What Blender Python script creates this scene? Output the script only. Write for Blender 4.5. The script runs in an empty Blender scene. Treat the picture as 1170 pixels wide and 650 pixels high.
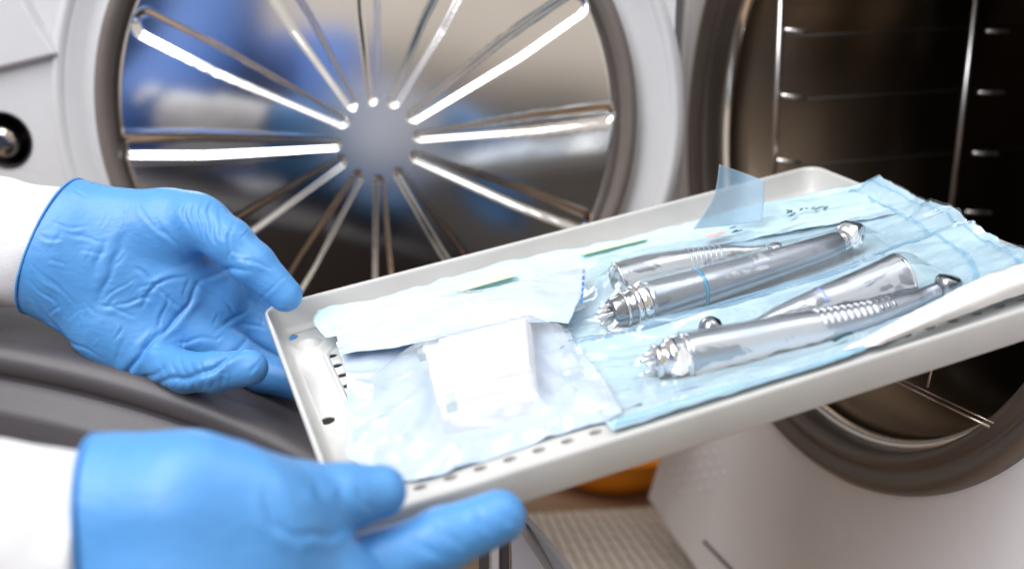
import bpy, bmesh, math, random
import numpy as np
import openvdb as vdb
from mathutils import Vector, Matrix, noise
from mathutils.geometry import tessellate_polygon
random.seed(5); rng = np.random.default_rng(5)
scene = bpy.context.scene
COL = scene.collection
F = 1265.0; CX, CY = 585.0, 325.0
def nrm(v):
    v = np.asarray(v, float); return v/np.linalg.norm(v)
# ------------------------------------------------------------------ frames (all lengths in cm, meshes in m)
upc = nrm((.034, .97, -.24))                       # world up seen from the camera (right, up, forward)
fy = np.array((0, 0, 1.)); fy = nrm(fy-fy.dot(upc)*upc)
fx = np.cross(fy, upc); fx = fx if fx[0] > 0 else -fx
CW = np.array([fx, fy, upc])                       # rows: world axes in camera coords
CAMZ = 119.0
def c2w(c): return CW @ np.asarray(c, float) + np.array((0, 0, CAMZ))
def d2w(c): return CW @ np.asarray(c, float)
def cam(px, py, d): return c2w(((px-CX)/F*d, (CY-py)/F*d, d))
def ray(px, py): return np.array(((px-CX)/F, (CY-py)/F, 1.0))
def project(P):
    q = (np.asarray(P)-np.array((0, 0, CAMZ))) @ CW
    return CX+F*q[..., 0]/q[..., 2], CY-F*q[..., 1]/q[..., 2], q[..., 2]
# tray frame
tU = nrm((.934, .252, .252)); tV = np.array((.327, -.3235, -.888)); tV = nrm(tV-tV.dot(tU)*tU)
tN = np.cross(tU, tV); tN = tN if tN[1] > 0 else -tN
tA = np.array((-11.36, -1.07, 50.4))
TL, TW = 29.0, 19.1
wU, wV, wN, wA = d2w(tU), d2w(tV), d2w(tN), c2w(tA)
def tr(u, v, w): return wA+u*wU+v*wV+w*wN
def tuv(px, py, w):
    r = ray(px, py); p0 = tA+w*tN
    t = p0.dot(tN)/r.dot(tN); q = r*t-p0
    return q.dot(tU), q.dot(tV)
def tp(px, py, w):
    u, v = tuv(px, py, w); return tr(u, v, w)
# steriliser front frame
RO = 17.0
KM = 1.04
mC = np.array((16.971, 7.172, 53.768))*KM
mn = np.array((.9493, .0467, .3108)); mn = nrm(mn)
mv = nrm(upc-upc.dot(mn)*mn)
mh = np.cross(mn, mv); mh = mh if mh[0] > 0 else -mh   # to the right, nearer
wC, wn, wv, wh = c2w(mC), d2w(mn), d2w(mv), d2w(mh)
def mp(a, b, c=0): return wC+(a*wh+b*wv+c*wn)*KM
def mpx(px, py, c=0):
    r = ray(px, py); p0 = mC+c*mn; t = p0.dot(mn)/r.dot(mn); q = r*t-p0
    return q.dot(mh)/KM, q.dot(mv)/KM
# door frame
dC = ray(414, 139)*64.0
dn = nrm(np.array((-.06, .0, -1.0))); dn = nrm(nrm(dn-dn.dot(upc)*upc)-.045*upc)   # towards the viewer, leaning slightly forward
dv = nrm(upc-upc.dot(dn)*dn); dh = np.cross(dn, dv); dh = dh if dh[0] > 0 else -dh
wD, wdn, wdv, wdh = c2w(dC), d2w(dn), d2w(dv), d2w(dh)
def dp(a, b, c=0): return wD+a*wdh+b*wdv+c*wdn
def dpx(px, py, c=0):
    r = ray(px, py); p0 = dC+c*dn; t = p0.dot(dn)/r.dot(dn); q = r*t-p0
    return q.dot(dh), q.dot(dv)
# ------------------------------------------------------------------ object helpers
def empty(name, loc, label, cat, group=None):
    o = bpy.data.objects.new(name, None); COL.objects.link(o)
    o.location = Vector(loc)*.01; o.empty_display_size = .02
    o['label'] = label; o['category'] = cat
    if group: o['group'] = group
    return o
def root_loc(p):
    L = np.zeros(3)
    while p is not None:
        L += np.array(p.location); p = p.parent
    return L*100
def mk(name, verts, faces, mat, parent=None, smooth=True, recalc=False, uv=None, label=None, cat=None, group=None, kind=None):
    V = np.asarray(verts, float)
    if parent is not None:
        L = root_loc(parent); loc = np.zeros(3); V = V-L
    else:
        loc = V.mean(0); V = V-loc
    me = bpy.data.meshes.new(name)
    me.from_pydata((V*.01).tolist(), [], [tuple(map(int, f)) for f in faces])
    if recalc:
        bm = bmesh.new(); bm.from_mesh(me); bmesh.ops.recalc_face_normals(bm, faces=bm.faces); bm.to_mesh(me); bm.free()
    if uv is not None:
        lay = me.uv_layers.new(name='UVMap')
        idx = np.empty(len(me.loops), int); me.loops.foreach_get('vertex_index', idx)
        lay.data.foreach_set('uv', np.asarray(uv, float)[idx].ravel())
    if smooth: me.shade_smooth()
    me.materials.append(mat)
    o = bpy.data.objects.new(name, me); COL.objects.link(o)
    o.location = Vector(loc)*.01
    if parent is not None: o.parent = parent
    if label: o['label'] = label
    if cat: o['category'] = cat
    if group: o['group'] = group
    if kind: o['kind'] = kind
    return o
class MB:
    def __init__(s): s.v = []; s.f = []
    def add(s, v, f):
        b = len(s.v); s.v += [np.asarray(x, float) for x in v]; s.f += [tuple(i+b for i in q) for q in f]; return s
def tube(path, radii, n=24, cap=True, flat=None):
    """sweep circles along a path; flat = (unit vector, scale) squashes the section along that vector"""
    P = [np.asarray(p, float) for p in path]; m = len(P)
    T = [nrm(P[min(i+1, m-1)]-P[max(i-1, 0)]) for i in range(m)]
    a = np.array((0, 0, 1.)) if abs(T[0][2]) < .9 else np.array((1., 0, 0))
    x = nrm(a-a.dot(T[0])*T[0]); V = []; Fc = []
    for i in range(m):
        x = nrm(x-x.dot(T[i])*T[i]); y = np.cross(T[i], x)
        for k in range(n):
            t = 2*math.pi*k/n; o = radii[i]*(math.cos(t)*x+math.sin(t)*y)
            if flat is not None: o = o-o.dot(flat[0])*flat[0]*(1-flat[1])
            V.append(P[i]+o)
    for i in range(m-1):
        for k in range(n):
            Fc.append((i*n+k, i*n+(k+1) % n, (i+1)*n+(k+1) % n, (i+1)*n+k))
    if cap:
        Fc.append(tuple(range(n))[::-1]); Fc.append(tuple((m-1)*n+k for k in range(n)))
    return V, Fc
def lathe(O, axis, prof, n=48, cap=False, x=None):
    """prof: (along, radius)"""
    axis = nrm(axis); a = np.array((0, 0, 1.)) if abs(axis[2]) < .9 else np.array((1., 0, 0))
    x = nrm(a-a.dot(axis)*axis); y = np.cross(axis, x); V = []; Fc = []
    for (t, r) in prof:
        for k in range(n):
            q = 2*math.pi*k/n; V.append(np.asarray(O)+t*axis+r*(math.cos(q)*x+math.sin(q)*y))
    for i in range(len(prof)-1):
        for k in range(n): Fc.append((i*n+k, i*n+(k+1) % n, (i+1)*n+(k+1) % n, (i+1)*n+k))
    if cap:
        Fc.append(tuple(range(n))[::-1]); Fc.append(tuple((len(prof)-1)*n+k for k in range(n)))
    return V, Fc
def box(O, X, Y, Z):
    V = [np.asarray(O)+i*np.asarray(X)+j*np.asarray(Y)+k*np.asarray(Z) for k in (0, 1) for j in (0, 1) for i in (0, 1)]
    return V, [(0, 1, 3, 2), (4, 6, 7, 5), (0, 4, 5, 1), (2, 3, 7, 6), (0, 2, 6, 4), (1, 5, 7, 3)]
def bevel(o, w, seg=3, ang=30):
    m = o.modifiers.new('bevel', 'BEVEL'); m.width = w*.01; m.segments = seg; m.limit_method = 'ANGLE'; m.angle_limit = math.radians(ang)
    return o
def plate(loops, fn, thick=None):
    """polygon with holes (2D loops) -> faces in 3D through fn(a,b,c)"""
    tris = tessellate_polygon([[Vector((a, b, 0)) for a, b in L] for L in loops])
    pts = [p for L in loops for p in L]
    V = [fn(a, b, 0) for a, b in pts]; Fc = [tuple(t) for t in tris]
    if thick:
        n = len(pts); V += [fn(a, b, thick) for a, b in pts]; Fc += [tuple(i+n for i in t)[::-1] for t in tris]
        s = 0
        for L in loops:
            for i in range(len(L)):
                a, b = s+i, s+(i+1) % len(L); Fc.append((a, b, b+n, a+n))
            s += len(L)
    return V, Fc
def circ(a, b, r, n=96, ry=None):
    return [(a+r*math.cos(2*math.pi*k/n), b+(ry or r)*math.sin(2*math.pi*k/n)) for k in range(n)]
# ------------------------------------------------------------------ materials
def mat(name, col, rough=.5, metal=0., spec=.5, bump=0., bscale=50., var=0., vscale=8., coat=0., trans=0., alpha=1., sub=0., stretch=None, bdist=.001):
    m = bpy.data.materials.new(name); m.use_nodes = True; nt = m.node_tree; N = nt.nodes; L = nt.links
    p = N['Principled BSDF']; p.inputs['Base Color'].default_value = (*col, 1)
    p.inputs['Roughness'].default_value = rough; p.inputs['Metallic'].default_value = metal
    p.inputs['Specular IOR Level'].default_value = spec; p.inputs['Coat Weight'].default_value = coat
    p.inputs['Transmission Weight'].default_value = trans; p.inputs['Alpha'].default_value = alpha
    if sub:
        p.inputs['Subsurface Weight'].default_value = sub; p.inputs['Subsurface Radius'].default_value = (.3, .5, 1.0); p.inputs['Subsurface Scale'].default_value = .004
    tc = N.new('ShaderNodeTexCoord'); src = tc.outputs['Object']
    if stretch:
        mp_ = N.new('ShaderNodeMapping'); mp_.inputs['Scale'].default_value = stretch; L.new(src, mp_.inputs[0]); src = mp_.outputs[0]
    if var:
        n = N.new('ShaderNodeTexNoise'); n.inputs['Scale'].default_value = vscale*10; n.inputs['Detail'].default_value = 5; L.new(src, n.inputs['Vector'])
        mx = N.new('ShaderNodeMix'); mx.data_type = 'RGBA'; mx.inputs[6].default_value = (*[c*(1-var) for c in col], 1); mx.inputs[7].default_value = (*[min(1, c*(1+var)) for c in col], 1)
        L.new(n.outputs['Fac'], mx.inputs[0]); L.new(mx.outputs[2], p.inputs['Base Color'])
        rr = N.new('ShaderNodeMapRange'); rr.inputs['To Min'].default_value = max(.02, rough*(1-var)); rr.inputs['To Max'].default_value = min(1, rough*(1+var)); L.new(n.outputs['Fac'], rr.inputs['Value']); L.new(rr.outputs[0], p.inputs['Roughness'])
    if bump:
        n2 = N.new('ShaderNodeTexNoise'); n2.inputs['Scale'].default_value = bscale*10; n2.inputs['Detail'].default_value = 4; L.new(src, n2.inputs['Vector'])
        b = N.new('ShaderNodeBump'); b.inputs['Strength'].default_value = bump; b.inputs['Distance'].default_value = bdist; L.new(n2.outputs['Fac'], b.inputs['Height']); L.new(b.outputs[0], p.inputs['Normal'])
    return m
M = {}
M['glove'] = mat('blue_nitrile', (.085, .295, .65), .42, bump=.25, bscale=22, var=.10, vscale=6, spec=.5, sub=.15, bdist=.0008)
M['cloth'] = mat('white_cotton', (.72, .72, .74), .9, bump=.6, bscale=60, stretch=(1, 6, 6), bdist=.0006)
M['scrub'] = mat('blue_scrub_cloth', (.03, .12, .42), .85, bump=.3, bscale=20)
M['tray'] = mat('cream_tray_enamel', (.56, .56, .55), .32, var=.10, vscale=5, spec=.5, bump=.05, bscale=80)
M['casing'] = mat('light_grey_plastic', (.57, .57, .59), .42, bump=.10, bscale=120, var=.04)
M['casing_dark'] = mat('taupe_grey_plastic', (.082, .074, .082), .45, bump=.08, bscale=90, var=.08)  # grey darkened so the hand's shading on the cover sits in the colour
M['panel'] = mat('white_plastic_panel', (.78, .76, .79), .38, bump=.06, bscale=120, var=.03)
M['trim_highlight'] = mat('white_trim_highlight', (.85, .85, .87), .5)  # white parts, and the painted highlight in the gap beside the door
M['seal'] = mat('silicone_seal', (.15, .125, .115), .38, var=.1)
M['ringdark'] = mat('dark_steel_ring', (.17, .145, .13), .34, metal=.5, var=.2, vscale=2)
M['steel'] = mat('polished_steel', (.80, .76, .72), .11, metal=1, var=.12, vscale=.8)
M['disc'] = mat('pressed_steel', (.86, .83, .80), .13, metal=1, var=.25, vscale=.6, bump=.02, bscale=3)
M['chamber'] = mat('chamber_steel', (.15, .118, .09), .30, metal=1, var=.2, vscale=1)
M['black'] = mat('black_rubber', (.012, .011, .012), .4)
M['knob'] = mat('knob_steel', (.45, .40, .36), .2, metal=1)
M['wire'] = mat('rack_wire', (.92, .90, .90), .34, metal=1)
M['hand1'] = mat('satin_titanium', (.36, .39, .45), .30, metal=1, var=.06, vscale=2)
M['hand2'] = mat('bright_nickel', (.70, .70, .72), .16, metal=1)
M['handd'] = mat('brushed_dark_steel', (.30, .32, .35), .25, metal=1)
M['blue_ring'] = mat('blue_ring', (.0, .30, .55), .25)
M['blue_ring2'] = mat('violet_blue_ring', (.08, .20, .62), .25)
M['block'] = mat('white_plastic', (.64, .64, .66), .45)
M['slot'] = mat('grey_recess', (.28, .42, .44), .6)
M['wood'] = mat('wood_counter', (.42, .29, .19), .5, var=.3, vscale=1.2, stretch=(1, 8, 1))
M['orange'] = mat('orange_plastic', (.95, .33, .01), .35)
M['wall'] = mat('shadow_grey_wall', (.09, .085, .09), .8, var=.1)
M['ink'] = mat('dark_ink', (.015, .07, .09), .6)
M['inkblue'] = mat('blue_ink', (.04, .22, .60), .6)
M['green'] = mat('pale_green_strip', (.60, .80, .56), .6)
M['pink'] = mat('pink_indicator', (.80, .55, .52), .6)
def add_wrinkles(m, scale, stretch, strength, dist):
    nt = m.node_tree; N = nt.nodes; L = nt.links; p = N['Principled BSDF']; old = p.inputs['Normal'].links[0].from_socket
    tc = N.new('ShaderNodeTexCoord'); h = None
    for rot, sc in ((.5, 1), (-.7, .7), (1.4, 1.6)):
        mp_ = N.new('ShaderNodeMapping'); mp_.inputs['Scale'].default_value = stretch; mp_.inputs['Rotation'].default_value = (rot*.3, rot, rot*.2); L.new(tc.outputs['Object'], mp_.inputs[0])
        n = N.new('ShaderNodeTexNoise'); n.inputs['Scale'].default_value = scale*sc; n.inputs['Detail'].default_value = 2; n.inputs['Distortion'].default_value = .6; L.new(mp_.outputs[0], n.inputs['Vector'])
        a = N.new('ShaderNodeMath'); a.operation = 'SUBTRACT'; a.inputs[1].default_value = .5; L.new(n.outputs['Fac'], a.inputs[0])
        b = N.new('ShaderNodeMath'); b.operation = 'ABSOLUTE'; L.new(a.outputs[0], b.inputs[0])
        c = N.new('ShaderNodeMath'); c.operation = 'MINIMUM'; c.inputs[1].default_value = .07; L.new(b.outputs[0], c.inputs[0])
        if h is None: h = c.outputs[0]
        else:
            s_ = N.new('ShaderNodeMath'); s_.operation = 'ADD'; L.new(h, s_.inputs[0]); L.new(c.outputs[0], s_.inputs[1]); h = s_.outputs[0]
    b = N.new('ShaderNodeBump'); b.inputs['Strength'].default_value = strength; b.inputs['Distance'].default_value = dist; L.new(h, b.inputs['Height']); L.new(old, b.inputs['Normal']); L.new(b.outputs[0], p.inputs['Normal'])
add_wrinkles(M['glove'], 36, (1, 1, 2.2), .07, .008)
def film_mat(name, tint, milk, rough=.10, gloss=.45, bs=.14):
    """thin clear film: mostly see-through, mirror-like at folds, a little milky"""
    m = bpy.data.materials.new(name); m.use_nodes = True; nt = m.node_tree; N = nt.nodes; L = nt.links
    N.remove(N['Principled BSDF'])
    t = N.new('ShaderNodeBsdfTransparent'); t.inputs[0].default_value = (*[.9+.1*c for c in tint], 1)
    d = N.new('ShaderNodeBsdfDiffuse'); d.inputs[0].default_value = (*tint, 1)
    g = N.new('ShaderNodeBsdfGlossy'); g.inputs['Roughness'].default_value = rough
    tc = N.new('ShaderNodeTexCoord'); n = N.new('ShaderNodeTexNoise'); n.inputs['Scale'].default_value = 38; n.inputs['Detail'].default_value = 2; n.inputs['Distortion'].default_value = 1.5
    L.new(tc.outputs['Object'], n.inputs['Vector'])
    b = N.new('ShaderNodeBump'); b.inputs['Strength'].default_value = bs; b.inputs['Distance'].default_value = .004; L.new(n.outputs['Fac'], b.inputs['Height']); L.new(b.outputs[0], g.inputs['Normal'])
    fr = N.new('ShaderNodeLayerWeight'); fr.inputs['Blend'].default_value = .5; L.new(b.outputs[0], fr.inputs['Normal'])
    pw = N.new('ShaderNodeMath'); pw.operation = 'POWER'; pw.inputs[1].default_value = 3.0; L.new(fr.outputs['Facing'], pw.inputs[0])
    ma = N.new('ShaderNodeMath'); ma.operation = 'MULTIPLY_ADD'; ma.use_clamp = True; ma.inputs[1].default_value = gloss; ma.inputs[2].default_value = .10; L.new(pw.outputs[0], ma.inputs[0])
    m1 = N.new('ShaderNodeMixShader'); m1.inputs[0].default_value = milk; L.new(t.outputs[0], m1.inputs[1]); L.new(d.outputs[0], m1.inputs[2])
    mx = N.new('ShaderNodeMixShader'); L.new(ma.outputs[0], mx.inputs[0]); L.new(m1.outputs[0], mx.inputs[1]); L.new(g.outputs[0], mx.inputs[2])
    L.new(mx.outputs[0], N['Material Output'].inputs[0]); return m
M['film'] = film_mat('clear_pouch_film', (.74, .88, 1.0), .07)
M['film_milky'] = film_mat('milky_pouch_film', (.86, .91, 1.0), .26, .2, .26, .08)
def paper_mat(name, col, alpha=1.):
    m = mat(name, col, .42, bump=.35, bscale=9, var=.05, vscale=5, spec=.6, bdist=.002)
    p = m.node_tree.nodes['Principled BSDF']; p.inputs['Alpha'].default_value = alpha
    return m
M['pblue'] = paper_mat('pale_blue_pouch', (.54, .74, .85))
M['plilac'] = paper_mat('white_blue_pouch', (.55, .68, .83))
M['pblue2'] = paper_mat('sheer_blue_pouch', (.50, .70, .86), .5)
M['pwhite'] = paper_mat('white_pouch_paper', (.58, .70, .84))
M['pwrap'] = paper_mat('white_wrap_paper', (.78, .77, .75))
# ------------------------------------------------------------------ steriliser: front, chamber, door
ster = empty('steam_sterilizer', mp(0, -24, 0), 'light grey steam sterilizer with round steel door swung open and dark chamber', 'sterilizer')
corners = [mpx(800, -330), mpx(790, 0), mpx(775, 220), mpx(759, 515), mpx(742, 568), mpx(798, 650), mpx(880, 770)]
bx = max(c[0] for c in corners); bot = corners[-1][1]
outer = corners+[(26, bot), (26, corners[0][1]+4), (corners[0][0]+1, corners[0][1]+4)]
V, Fc = plate([outer, circ(0, 0, 16.9, 128)], mp, 40)
bevel(mk('housing', V, Fc, M['panel'], ster, smooth=False), .5, 3, 40)
# white strip along the front's left edge, shaped to imitate the gap highlight
e = MB(); path = [mp(c[0]-.15, c[1], -.15) for c in corners[:4]]
e.add(*tube(path, [.22]*4, 10)); mk('edge_highlight', e.v, e.f, M['trim_highlight'], ster)
# ring and chamber
prof = [(.2, 17.25), (-.35, 17.2), (-.7, 16.9), (-.75, 16.5), (-.45, 16.25), (-.5, 15.9), (-.75, 15.7), (-.7, 15.35), (-.3, 15.2), (.6, 15.15)]
V, Fc = lathe(wC, wn, [(a*KM, b*KM) for a, b in prof], 160); rg = mk('chamber_ring', V, Fc, M['ringdark'], ster)
V, Fc = lathe(wC, wn, [(.62, 15.2), (.55, 15.0), (.7, 14.75), (1.1, 14.7)][:0]+[(a*KM, b*KM) for a, b in ((.62, 15.2), (.55, 15.0), (.7, 14.75), (1.1, 14.7))], 160); mk('sealing_lip', V, Fc, M['steel'], ster)
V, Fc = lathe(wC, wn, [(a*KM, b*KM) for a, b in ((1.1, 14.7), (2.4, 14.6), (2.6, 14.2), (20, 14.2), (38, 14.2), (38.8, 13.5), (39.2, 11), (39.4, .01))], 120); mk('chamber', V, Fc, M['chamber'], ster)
# perforated speaker dots, groove and blemishes on the front
e = MB()
for r_ in range(6):
    for c_ in range(7):
        px, py = 762+c_*11+(r_ % 2)*5, 500+r_*13-c_*2
        if (px-790)**2/1700+(py-530)**2/1300 > 1: continue
        a, b = mpx(px, py); e.add(*lathe(mp(a, b, 0), -wn, [(-.02, .16), (.05, .14), (.06, .01)], 10))
mk('dimple_grid', e.v, e.f, M['panel'], ster)
a, b = mpx(805, 618); a2, b2 = mpx(838, 652)
V, Fc = tube([mp(a, b, -.02), mp(a2, b2, -.02)], [.12, .12], 8); mk('groove', V, Fc, M['casing_dark'], ster)
# door
doorE = bpy.data.objects.new('door', None); COL.objects.link(doorE); doorE.parent = ster
doorE.location = Vector((np.array(dp(16, -14, 0))-root_loc(ster))*.01)
doorE['label'] = 'round pressed steel door inner plate with radiating spoke grooves'
RD = 14.75
V, Fc = lathe(wD, wdn, [(-.5, RD+.02), (.1, RD+.15), (.42, RD+.42), (.5, RD+.75), (.3, RD+1.0), (-.1, RD+1.05)], 160); mk('gasket', V, Fc, M['seal'], doorE)
V, Fc = lathe(wD, wdn, [(-.1, RD+1.0), (-.35, RD+1.3), (-.3, RD+2.0), (0.05, RD+2.55), (.12, RD+2.85)], 160); mk('door_frame_ring', V, Fc, M['casing'], doorE)
hubp = dpx(431, 158)
spk_px = [((393, 137), (168, 28)), ((404, 118), (312, -28)), ((428, 112), (419, -46)), ((452, 115), (524, -28)), ((474, 132), (655, 6)),
          ((480, 155), (692, 131)), ((477, 178), (662, 252)), ((458, 197), (545, 330)), ((435, 205), (441, 380)), ((411, 200), (318, 355)),
          ((392, 183), (225, 292)), ((386, 164), (142, 168))]
segs = [(np.array(dpx(*a)), np.array(dpx(*b))) for a, b in spk_px]
wid = [.66, .58, .46, .54, .62, .42, .50, .48, .46, .50, .52, .46]
nr, na = 150, 560
R_ = RD*np.sqrt(np.linspace(0.0001, 1, nr)); R_ = np.linspace(.02, RD, nr)
A_ = np.linspace(0, 2*np.pi, na, endpoint=False)
rr, aa = np.meshgrid(R_, A_, indexing='ij'); X = rr*np.cos(aa); Y = rr*np.sin(aa)
H = .55*(1-(rr/RD)**2)
edge = np.clip((RD-rr)/.5, 0, 1); H -= .35*(1-edge)**2
H0 = H.copy()
for (p, q), w_ in zip(segs, wid):
    d = q-p; L2 = d.dot(d); t = np.clip(((X-p[0])*d[0]+(Y-p[1])*d[1])/L2, 0, 1)
    D = np.hypot(X-p[0]-t*d[0], Y-p[1]-t*d[1])
    s = np.clip((w_*(.40+.76*np.minimum(1, t*1.6))+.16-D)/(.28+.14*t), 0, 1); s = s*s*(3-2*s); H = np.minimum(H, H0-.24*s)
    H += .05*np.exp(-((D-w_*(.40+.76*np.minimum(1, t*1.6))-.26)/.13)**2)*np.clip((t-.04)/.5, 0, 1)

V = wD+X[..., None]*wdh+Y[..., None]*wdv+H[..., None]*wdn; V = V.reshape(-1, 3)
Fc = [(i*na+k, i*na+(k+1) % na, (i+1)*na+(k+1) % na, (i+1)*na+k) for i in range(nr-1) for k in range(na)]
Fc.append(tuple(range(na)))
pl = mk('inner_plate', V, Fc, M['disc'], doorE)
def hub_satin(m, c, r0, r1, rough):       # the centre of the plate is satin, the rest polished
    nt = m.node_tree; N = nt.nodes; L = nt.links; p = N['Principled BSDF']; old = p.inputs['Roughness'].links[0].from_socket
    tc = N.new('ShaderNodeTexCoord'); d = N.new('ShaderNodeVectorMath'); d.operation = 'DISTANCE'; d.inputs[1].default_value = c; L.new(tc.outputs['Object'], d.inputs[0])
    a = N.new('ShaderNodeMapRange'); a.interpolation_type = 'SMOOTHSTEP'; a.inputs['From Min'].default_value = r0; a.inputs['From Max'].default_value = r1; a.inputs['To Min'].default_value = 1; a.inputs['To Max'].default_value = 0
    L.new(d.outputs['Value'], a.inputs['Value']); x = N.new('ShaderNodeMix'); L.new(a.outputs[0], x.inputs[0]); L.new(old, x.inputs[2]); x.inputs[3].default_value = rough; L.new(x.outputs[0], p.inputs['Roughness'])
hub_satin(M['disc'], tuple((dp(*hubp)-root_loc(doorE))*.01), .0, .06, .38)
# door casing with latch socket
lat = dpx(6, 160); RC = RD+2.8
def dq(px, py): return dpx(px, py)
cas = [dq(-260, -300), dq(-260, 430), dq(-60, 445), dq(120, 470), dq(300, 505), dq(700, 470), dq(752, 330), dq(766, 150), dq(772, 0), dq(776, -300)]
V, Fc = plate([cas, circ(0, 0, RC, 128), circ(lat[0], lat[1], 1.62, 48)], lambda a, b, c: dp(a, b, .1-c), 3.2)
bevel(mk('door_casing', V, Fc, M['casing'], doorE, smooth=False), .25, 3, 40)
fac = [dq(-200, 125), dq(-5, 82), dq(74, 63), dq(52, 30), dq(33, -5), dq(20, -80), dq(-200, -80)]
cx_, cy_ = np.mean(fac, 0); top = [(a+(cx_-a)*.05, b+(cy_-b)*.05) for a, b in fac]
V = [dp(a, b, .11) for a, b in fac]+[dp(a, b, .75) for a, b in top]; n = len(fac)
Fc = [(i, (i+1) % n, n+(i+1) % n, n+i) for i in range(n)]+[tuple(range(n, 2*n))]
bevel(mk('raised_facet', V, Fc, M['casing'], doorE, smooth=False, recalc=True), .12, 2, 15)
# raised curved shoulder round the ring (upper left)
V, Fc = lathe(wD, wdn, [(.08, RC+.02), (.42, RC+.3), (.40, RC+.55), (.08, RC+.9)], 160); mk('shoulder_rim', V, Fc, M['casing'], doorE)
V, Fc = lathe(dp(lat[0], lat[1], .1), wdn, [(.05, 1.72), (.12, 1.66), (.02, 1.58), (-2.6, 1.5), (-2.7, .01)], 64); mk('latch_socket', V, Fc, M['black'], doorE)
V, Fc = lathe(dp(lat[0]-.35, lat[1]-.2, -1.2), wdn, [(-1.2, .7), (0, .75), (.5, .98), (.9, 1.0), (1.15, .8), (1.25, .45), (1.22, .01)], 40); mk('latch_knob', V, Fc, M['knob'], doorE)
# rack inside the chamber
rackE = empty('tray_rack', mp(0, -13, 14), 'wire tray rack standing inside the dark sterilizer chamber', 'rack')
def chp(px, py, a):       # point on the plane a = const (side wall plane of the chamber)
    r = ray(px, py); p0 = mC+a*KM*mh; t = p0.dot(mh)/r.dot(mh); q = r*t-mC; return q.dot(mv)/KM, q.dot(mn)/KM
AW = -9.5
def wirept(px, py, a=AW):
    b, c = chp(px, py, a); return mp(a, b, c)
for (p, q) in (((894, -40), (884, 200)), ((1120, -40), (1084, 262))):
    V, Fc = tube([wirept(*p), wirept(*q)], [.16, .16], 12); mk('post', V, Fc, M['wire'], rackE)
V, Fc = tube([wirept(893, -40, AW-.6), wirept(700, -40, AW-.6)], [.1, .1], 8)
for i, (x0, x1, y0, y1) in enumerate([(897, 924, 34, 37), (893, 920, 109, 112), (888, 914, 183, 186), (1127, 1152, 36, 36), (1118, 1146, 106, 106), (1112, 1139, 175, 176), (1104, 1131, 242, 243)]):
    V, Fc = tube([wirept(x0, y0, AW+.3), wirept(x1-4, y1, AW+.3), wirept(x1, y1, AW+.3)], [.11, .15, .13], 10); mk('support_peg', V, Fc, M['wire'], rackE)
for y in ((42, 36), (115, 104), (190, 172)):
    V, Fc = tube([wirept(900, y[0], AW-1.5), wirept(1260, y[1]-10, AW-1.5)], [.06, .06], 6); mk('rail', V, Fc, M['black'], rackE)
# bottom rails of the rack seen under the tray
def botpt(px, py, b=-9.5):
    r = ray(px, py); p0 = mC+b*mv; t = p0.dot(mv)/r.dot(mv); q = r*t; return c2w(q)
V, Fc = tube([botpt(1012, 430), botpt(1130, 487)], [.06, .06], 8); mk('rail', V, Fc, M['knob'], rackE)
V, Fc = tube([botpt(1017, 427), botpt(1135, 483)], [.04, .04], 8); mk('rail', V, Fc, M['knob'], rackE)
V, Fc = tube([botpt(1060, 442), np.array(botpt(1060, 442))+wv*3.0+wn*.3], [.07, .07], 8); mk('post', V, Fc, M['knob'], rackE)
# ------------------------------------------------------------------ surroundings
ZC = 80.0
def counter_pt(px, py, z=ZC):
    r = d2w(ray(px, py)); t = (z-CAMZ)/r[2]; return np.array((0, 0, CAMZ))+r*t
V, Fc = box((-120, 20, ZC-4), (260, 0, 0), (0, 115, 0), (0, 0, 4)); mk('counter', V, Fc, M['wood'], smooth=False, kind='structure')
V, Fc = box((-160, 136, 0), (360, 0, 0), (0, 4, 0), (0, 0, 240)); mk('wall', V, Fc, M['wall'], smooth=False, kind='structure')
# orange bowl
bw = counter_pt(696, 545, ZC)
V, Fc = lathe((bw[0], bw[1], ZC), (0, 0, 1), [(0, .01), (0, 3.2), (.6, 4.6), (2.2, 5.9), (3.5, 6.3), (3.7, 6.5), (3.4, 6.1), (2.2, 5.5), (.9, 4.3), (.4, .01)], 64)
mk('bowl', V, Fc, M['orange'], label='orange plastic bowl on the counter below the tray', cat='bowl')
# light slatted mat on the counter
mt = M['mat'] = mat('pale_weave', (.80, .71, .62), .8, bump=.3, bscale=20)
q = [counter_pt(px, py, ZC) for px, py in ((600, 590), (745, 582), (840, 690), (640, 700))]
e = MB()
for i in range(9):
    for j in range(14):
        def bl(s, t): return (1-s)*((1-t)*q[0]+t*q[1])+s*((1-t)*q[3]+t*q[2])
        s0, s1, t0, t1 = i/9+.003, (i+1)/9-.003, j/14+.008, (j+1)/14-.008
        b4 = [bl(s0, t0), bl(s0, t1), bl(s1, t1), bl(s1, t0)]
        hh = .25+.04*((i+j) % 2)
        e.add([p+np.array((0, 0, .01)) for p in b4]+[p+np.array((0, 0, hh)) for p in b4], [(0, 1, 2, 3), (4, 5, 6, 7), (0, 1, 5, 4), (1, 2, 6, 5), (2, 3, 7, 6), (3, 0, 4, 7)])
mk('woven_mat', e.v, e.f, mt, smooth=False, label='pale woven mat lying on the counter under the sterilizer corner', cat='mat')
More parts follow.
